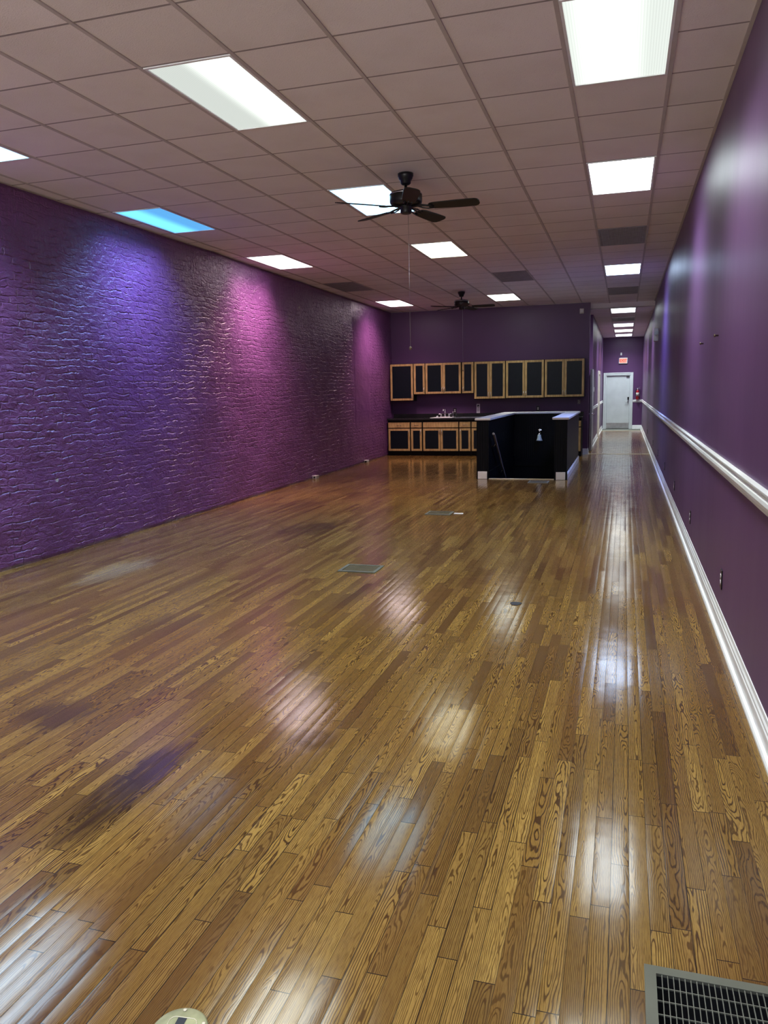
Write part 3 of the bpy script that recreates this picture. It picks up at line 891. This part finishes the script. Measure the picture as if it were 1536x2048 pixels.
m = MB(); core(m, lx1 - .1, lx1, 9.95, yb1, -2.6, -.001); core(m, rx0, rx0 + .1, 9.95, yb1, -2.6, -.001); core(m, lx1, rx0, 9.85, 9.93, -2.6, -.03); core(m, lx1, rx0, 9.93, yb0, -2.62, -2.6)
m.build('shaft', M['black'], t)
m = MB(); core(m, lx1, lx1 + .018, 9.95, yb0, -.06, .135); m.build('skirting', M['black'], t, bevel=.004)
m = MB()
co, ci = .035, .045
core(m, lx0 - co, lx1 + ci, 9.85, yb1 + co, ZC, ZC + .04); core(m, rx0 - ci, rx1 + co, 9.85, yb1 + co, ZC, ZC + .04); core(m, lx1 + ci, rx0 - ci, yb0 - ci, yb1 + co, ZC, ZC + .04)
m.build('cap', M['trim'], t, bevel=.008)
for x0, x1 in ((lx0 + .014, lx1 - .02), (rx0 + .024, rx1 - .016)):
    m = MB(); core(m, x0, x1, 9.868, 9.884, .002, .112); core(m, x0, x1, 9.873, 9.884, .112, .135); m.build('baseboard', M['trim'], t, bevel=.003)
m = MB(); core(m, rx1 + .007, rx1 + .022, 9.90, yb1, .002, .105); core(m, rx1 + .007, rx1 + .016, 9.90, yb1, .105, .128); m.build('baseboard', M['trim'], t, bevel=.003)
m = MB(); core(m, lx1 + .007, rx0 - .007, 9.885, 9.935, .0, .012); m.build('nosing', M['strip'], t, bevel=.003)
m = MB()
for q in range(12):
    m.box(-.56, .56, .27 * q, .27 * q + .28, -.2 * (q + 1) - .03, -.2 * (q + 1)); m.box(-.56, .56, .27 * q + .25, .27 * q + .27, -.2 * (q + 2), -.2 * (q + 1))
tag(m.build('staircase', M['black'], None, (-1.925, 9.94, 0)), 'black stairs going down inside the stair enclosure', 'stairs')
t = thing('handrail', 'dark round handrail sloping down the left side of the stairwell', 'handrail', (-2.42, 9.98, .78))
MB().tube([(0, -.02, .02), (0, .01, .01), (0, 1.2, -.78), (0, 2.9, -1.92)], .021, 14).build('rail', M['vent'], t)
m = MB()
for a in (.25, 1.1, 2.0): m.tube([(-.073, a, -.66 * a - .06), (-.03, a, -.66 * a - .06), (0, a, -.66 * a + .0)], .007, 8); m.lathe([(.024, 0), (.024, .006), (.01, .01)], 14, (-.072, a, -.66 * a - .06), 'X')
m.build('bracket', M['bronze'], t)
t = thing('wall_sconce', 'chrome wall sconce with a white bell shade inside the stairwell', 'lamp', (-1.938, yb0 - .008, .665))
MB().lathe([(.055, 0), (.055, .008), (.04, .02), (.018, .028)], 28, (0, 0, .0), 'Y').build('back_plate', M['chrome'], t)
MB().tube([(0, -.02, 0), (0, -.06, .035), (0, -.10, .03), (0, -.115, .0), (0, -.115, -.05)], .009, 12).build('arm', M['chrome'], t)
m = MB().lathe([(.024, -.045), (.027, -.06), (.024, -.075)], 24, (0, -.115, 0)); m.build('socket_cup', M['chrome'], t)
MB().lathe([(.022, -.062), (.034, -.072), (.040, -.10), (.046, -.14), (.058, -.175), (.070, -.195), (.066, -.195), (.05, -.165), (.036, -.12)], 32, (0, -.115, 0)).build('bell_shade', M['frost'], t)

# ---------------------------------------------------------------- floor fittings
def register(x0, x1, y0, y1, nx, ny, fw, label, fm, lm, bar=.0025, hole=False, rz=0, name='floor_register', depth=.0):
    cx, cy = (x0 + x1) / 2, (y0 + y1) / 2; hx, hy = (x1 - x0) / 2, (y1 - y0) / 2
    t = thing(name, label, 'floor vent', (cx, cy, 0), rz, 'floor registers')
    m = MB()
    def side(pts): m.quad(pts)
    zf = .008
    for (a, b, c, d) in (((-hx, -hy), (hx, -hy), (hx - fw, -hy + fw), (-hx + fw, -hy + fw)), ((hx, -hy), (hx, hy), (hx - fw, hy - fw), (hx - fw, -hy + fw)),
                         ((hx, hy), (-hx, hy), (-hx + fw, hy - fw), (hx - fw, hy - fw)), ((-hx, hy), (-hx, -hy), (-hx + fw, -hy + fw), (-hx + fw, hy - fw))):
        n = len(m.v)
        g_ = .0008
        for z in (.0, zf):
            for p in (a, b, c, d): m.v.append((p[0], p[1], z + (.001 if z and p in (c, d) else 0)))
        for q in ((3, 2, 1, 0), (4, 5, 6, 7), (0, 1, 5, 4), (1, 2, 6, 5), (2, 3, 7, 6), (3, 0, 4, 7)):
            m.f.append(tuple(n + i for i in q)); m.mi.append(0); m.sm.append(False)
    m.build('frame', M[fm], t)
    ix, iy = hx - fw, hy - fw; zt, zb = .007, (.001 if not hole else .002)
    m = MB()
    for q in range(1, nx):
        x = -ix + q * 2 * ix / nx; m.box(x - bar / 2, x + bar / 2, -iy, iy, zb, zt)
    for q in range(1, ny):
        y = -iy + q * 2 * iy / ny; m.box(-ix, ix, y - bar / 2, y + bar / 2, zb, zt - .001)
    m.build('lattice', M[lm], t)
    if hole:
        m = MB(); m.box(-ix, ix, -iy, iy, -.31, -.30); m.box(-ix - .01, -ix, -iy, iy, -.3, 0); m.box(ix, ix + .01, -iy, iy, -.3, 0); m.box(-ix, ix, -iy - .01, -iy, -.3, 0); m.box(-ix, ix, iy, iy + .01, -.3, 0)
        m.build('duct', M['rubber'], t)
    else:
        MB().box(-ix, ix, -iy, iy, .0005, .0015).build('backing', M['rubber'], t)
    return t
register(-.135, .405 - .045, -2.36, -1.743, 30, 12, .030, 'big olive grey floor register cut by the bottom right corner', 'greyvent', 'lattice', .0022, True)
register(-2.622, -2.272, 2.540, 2.824, 26, 18, .030, 'floor register with grey frame in the middle of the wood floor', 'greyvent', 'lattice2', .0035)
register(-2.640, -2.305, 5.790, 6.066, 26, 18, .030, 'floor register farther back, before the stair enclosure', 'greyvent', 'lattice2', .0035)
register(-1.752, -1.413, 9.35, 9.685, 24, 14, .030, 'dull floor register at the foot of the stair enclosure opening', 'lattice', 'lattice', .004)
tag(MB().box(-2.285, -2.165, 5.90, 5.965, 0, .006).build('floor_plate', M['beige'], bevel=.002), 'small tan floor plate right beside the farther floor register', 'plate')
t = thing('floor_outlet', 'round brass floor outlet cover cut by the bottom edge', 'floor outlet', (-1.247, -2.283, 0), .12)
MB().lathe([(.071, 0), (.070, .004), (.066, .006), (.001, .0065)], 56).build('cover_plate', M['brass'], t)
m = MB()
for a in range(3):
    an = math.radians(100 - a * 75); m.lathe([(.005, .006), (.005, .0085), (.002, .009)], 14, (.060 * math.cos(an), .060 * math.sin(an), 0))
m.build('screws', M['strip'], t)
m = MB(); pts = []
for q in range(33):
    a = q / 32 * 2 * PI; s = .036 / max(abs(math.cos(a)), abs(math.sin(a))); s = min(s, .045); pts.append((s * math.cos(a), s * math.sin(a), .0067))
m.tube(pts, .0012, 6, cap=False); m.build('inner_ring', M['strip'], t)
m = MB(); m.box(-.017, .006, .008, .034, .0066, .0078); m.build('socket_opening', M['navy'], t, bevel=.0005)
t_ = MB()
nn = 14
prof = [(.03 * (1 + .25 * math.sin(3 * a)) * math.cos(a), .022 * (1 + .2 * math.cos(2 * a)) * math.sin(a)) for a in [2 * PI * q / nn for q in range(nn)]]
t_.prism(prof, 0, .004, lambda p, q, h: (-.955 + p * 1.3, 1.825 + q * 2.4, h))
tag(t_.build('floor_scrap', M['navy']), 'small dark scrap lying on the glossy floor boards', 'scrap')
for (y, lab) in ((9.64, 'nearer small metal junction box on the floor at the brick wall'), (12.85, 'farther small metal junction box on the floor at the brick wall')):
    t = thing('junction_box', lab, 'junction box', (xleft(y) + .045, y, 0), 0, 'junction boxes at the brick wall')
    MB().box(-.04, .04, -.065, .065, 0, .05).build('case', M['galv'], t, bevel=.004)
    MB().box(-.042, .042, -.067, .067, .05, .055).build('lid', M['beige'], t)
    MB().lathe([(.018, 0), (.018, .006), (.006, .008)], 14, (0, -.065, .026), 'Y').build('knockout', M['rubber'], t)

# ---------------------------------------------------------------- right wall fittings
for y, lab in ((1.50, 'nearest outlet low on the plain purple wall'), (4.01, 'second nearest outlet low on the plain purple wall'), (6.51, 'third outlet from the viewer, low on the plain purple wall'),
               (9.03, 'fourth outlet from the viewer, low on the plain purple wall'), (11.62, 'fifth outlet from the viewer, low on the plain purple wall'),
               (14.37, 'sixth outlet from the viewer, low on the purple wall at the corridor mouth'), (19.0, 'farthest outlet, low on the right wall inside the corridor')):
    outlet((XR, y, .335), -PI / 2, lab, 'double', 'dark outlets along the right wall')
t = thing('emergency_light', 'white emergency light box high on the right wall', 'emergency light', (XR, 13.3, 2.60))
MB().box(-.085, 0, -.02, .22, -.125, .125).build('case', M['white'], t, bevel=.008)
for yy in (-.07, .25):
    m = MB().lathe([(.02, 0), (.045, .02), (.05, .06), (.046, .075)], 24, (-.035, yy + .03, .035), 'Y'); hd = m.build('lamp_head', M['white'], t)
    MB().lathe([(.043, .072), (.03, .078), (.001, .079)], 24, (-.035, yy + .03, .035), 'Y').build('lens', M['frost'], hd)
for y, z, lab in ((3.41, 1.911, 'left one of two bare wall screws on the right wall'), (2.30, 1.910, 'right one of two bare wall screws on the right wall')):
    tag(MB().lathe([(.006, 0), (.006, .02), (.012, .022), (.010, .03), (.002, .031)], 12, (XR, y, z), 'X').build('wall_screw', M['bronze']), lab, 'screw', 'bare screws on the right wall')

# ---------------------------------------------------------------- corridor: exit door and fittings
t = struct(thing('door_1', 'white steel exit door at the end of the corridor', 'door', (-.4635, YE, 0)))
m = MB(); cw = .106
casing = [(0, 0), (.018, .004), (.024, .02), (.020, .05), (.028, .07), (.03, .098), (.022, .106), (0, .106)]
xl_, xr_ = ex0 + .4635, ex1 + .4635
m.prism(casing, 0, ez + cw, lambda p, q, tt: (xl_ - q, -p, tt)); m.prism(casing, 0, ez + cw, lambda p, q, tt: (xr_ + q, -p, tt))
m.prism(casing, xl_, xr_, lambda p, q, tt: (tt, -p, ez + q))
m.box(xl_, xl_ + .02, 0, .1, 0, ez); m.box(xr_ - .02, xr_, 0, .1, 0, ez); m.box(xl_, xr_, 0, .1, ez - .02, ez)
m.build('door_frame', M['doorpaint'], t)
lf = MB().box(xl_ + .024, xr_ - .024, .03, .075, .012, ez - .024).build('door_leaf', M['doorpaint'], t, bevel=.003)
MB().box(xl_ + .03, xr_ - .03, .026, .031, .02, .225).build('kick_plate', M['steel'], lf)
MB().box(xr_ - .086, xr_ - .034, .004, .03, 1.085, 1.19).build('keypad', M['keypad'], lf, bevel=.004)
m = MB().box(xr_ - .085, xr_ - .035, .016, .03, .985, 1.085); m.lathe([(.03, 0), (.03, .012), (.014, .02), (.012, .05)], 20, (xr_ - .06, .018, 1.025), 'Y'); m.tube([(xr_ - .06, -.03, 1.025), (xr_ - .12, -.034, 1.022), (xr_ - .19, -.028, 1.02)], .010, 10)
m.build('lever_handle', M['steel'], lf)
MB().box(xr_ - .14, xr_ - .03, -.02, .03, ez - .055, ez - .022).build('closer_bracket', M['keypad'], lf, bevel=.004)
# exit sign
t = thing('exit_sign', 'lit red EXIT sign above the white corridor door', 'sign', (-.3045, YE, 2.5315))
MB().box(-.155, .155, -.05, 0, -.105, .105).build('case', M['white'], t, bevel=.012)
face = MB().box(-.125, .125, -.053, -.05, -.082, .082).build('face', emis('exit_face_glow', (1.0, .48, .38), .42), t)
cu = bpy.data.curves.new('exit_text', 'FONT'); cu.body = 'EXIT'; cu.size = .135; cu.align_x = 'CENTER'; cu.align_y = 'CENTER'; cu.extrude = .0015; cu.offset = .003
to = bpy.data.objects.new('exit_text', cu); col.objects.link(to)
dg = bpy.context.evaluated_depsgraph_get(); tm = bpy.data.meshes.new_from_object(to.evaluated_get(dg)); bpy.data.objects.remove(to)
lt = bpy.data.objects.new('letters', tm); col.objects.link(lt); lt.parent = face; lt.location = (0, -.0545, 0); lt.rotation_euler = (PI / 2, 0, 0)
tm.materials.clear(); tm.materials.append(emis('exit_letter_glow', (1.0, .07, .045), .42))
t = thing('wall_box', 'small white box on the wall just above the EXIT sign', 'box', (-.382, YE, 2.781))
MB().box(-.028, .028, -.045, 0, -.048, .048).build('case', M['white'], t, bevel=.01)
MB().box(-.018, .018, -.048, -.044, -.035, -.005).build('lens', M['frost'], t)
# extinguisher
t = thing('fire_extinguisher', 'red fire extinguisher on the end wall beside the exit door', 'fire extinguisher', (.235, YE - .075, 1.095))
MB().lathe([(.052, 0), (.057, .008), (.057, .27), (.05, .31), (.03, .335), (.018, .345), (.018, .36)], 32).build('tank', M['red'], t)
MB().lathe([(.0578, .13), (.0578, .25)], 32).build('label_band', M['paper'], t)
m = MB().lathe([(.018, .355), (.022, .365), (.022, .39), (.014, .40)], 18); m.build('valve', M['steel'], t)
m = MB(); m.obox((.04, 0, .40), (1, 0, .12), (0, 1, 0), (0, 0, 1), .055, .009, .004); m.obox((.035, 0, .43), (1, 0, .38), (0, 1, 0), (0, 0, 1), .06, .009, .004); m.build('squeeze_handle', M['steel'], t)
MB().tube([(-.02, 0, .38), (-.055, -.02, .36), (-.070, -.025, .30), (-.066, -.025, .2), (-.064, -.025, .15)], .010, 10).build('hose', M['rubber'], t)
m = MB(); m.box(-.02, .02, .057, .073, .1, .36); m.lathe([(.06, .10), (.06, .115)], 32); m.build('bracket', M['rubber'], t)

# grey steel door standing open at the side passage
t = struct(thing('door_2', 'grey steel door standing open edge on at the side passage', 'door', (-1.012, 17.12, 0)))
lf = MB().box(-.026, .026, -.92, 0, .012, 2.012).build('door_leaf', M['doorsteel'], t, bevel=.002)
for s in (-1, 1):
    m = MB().lathe([(.028, 0), (.028, .01), (.011, .014), (.011, .05)], 18, (s * .026, -.86, .92), 'X') if s < 0 else MB().lathe([(.011, -.05), (.011, -.014), (.028, -.01), (.028, 0)], 18, (.026, -.86, .92), 'X')
    m.tube([(s * .072, -.86, .92), (s * .075, -.80, .92), (s * .072, -.745, .92)], .010, 10)
    m.build('lever_handle', M['chrome'], lf)
# cream door further along
t = struct(thing('door_3', 'cream painted door with wide casing in the left wall of the corridor', 'door', (-1.03, 22.25, 0)))
MB().box(-.05, -.008, -.51, .51, .01, 1.99).build('door_leaf', M['cream'], t, bevel=.003)
m = MB(); m.box(0, .032, -.63, -.53, 0, 2.08); m.box(0, .032, .53, .63, 0, 2.08); m.box(0, .032, -.53, .53, 1.98, 2.08); m.box(-.12, .0, -.53, -.51, 0, 2.0); m.box(-.12, 0, .51, .53, 0, 2.0)
m.build('door_frame', M['cream'], t)
t = thing('wall_control', 'small white control on the corridor left wall, above the grey door handle', 'wall control', (-1.03, 17.75, 1.515))
MB().box(0, .035, -.045, .045, -.06, .06).build('case', M['white'], t, bevel=.006)
MB().box(.034, .037, -.03, .03, .01, .04).build('display', M['galv'], t)
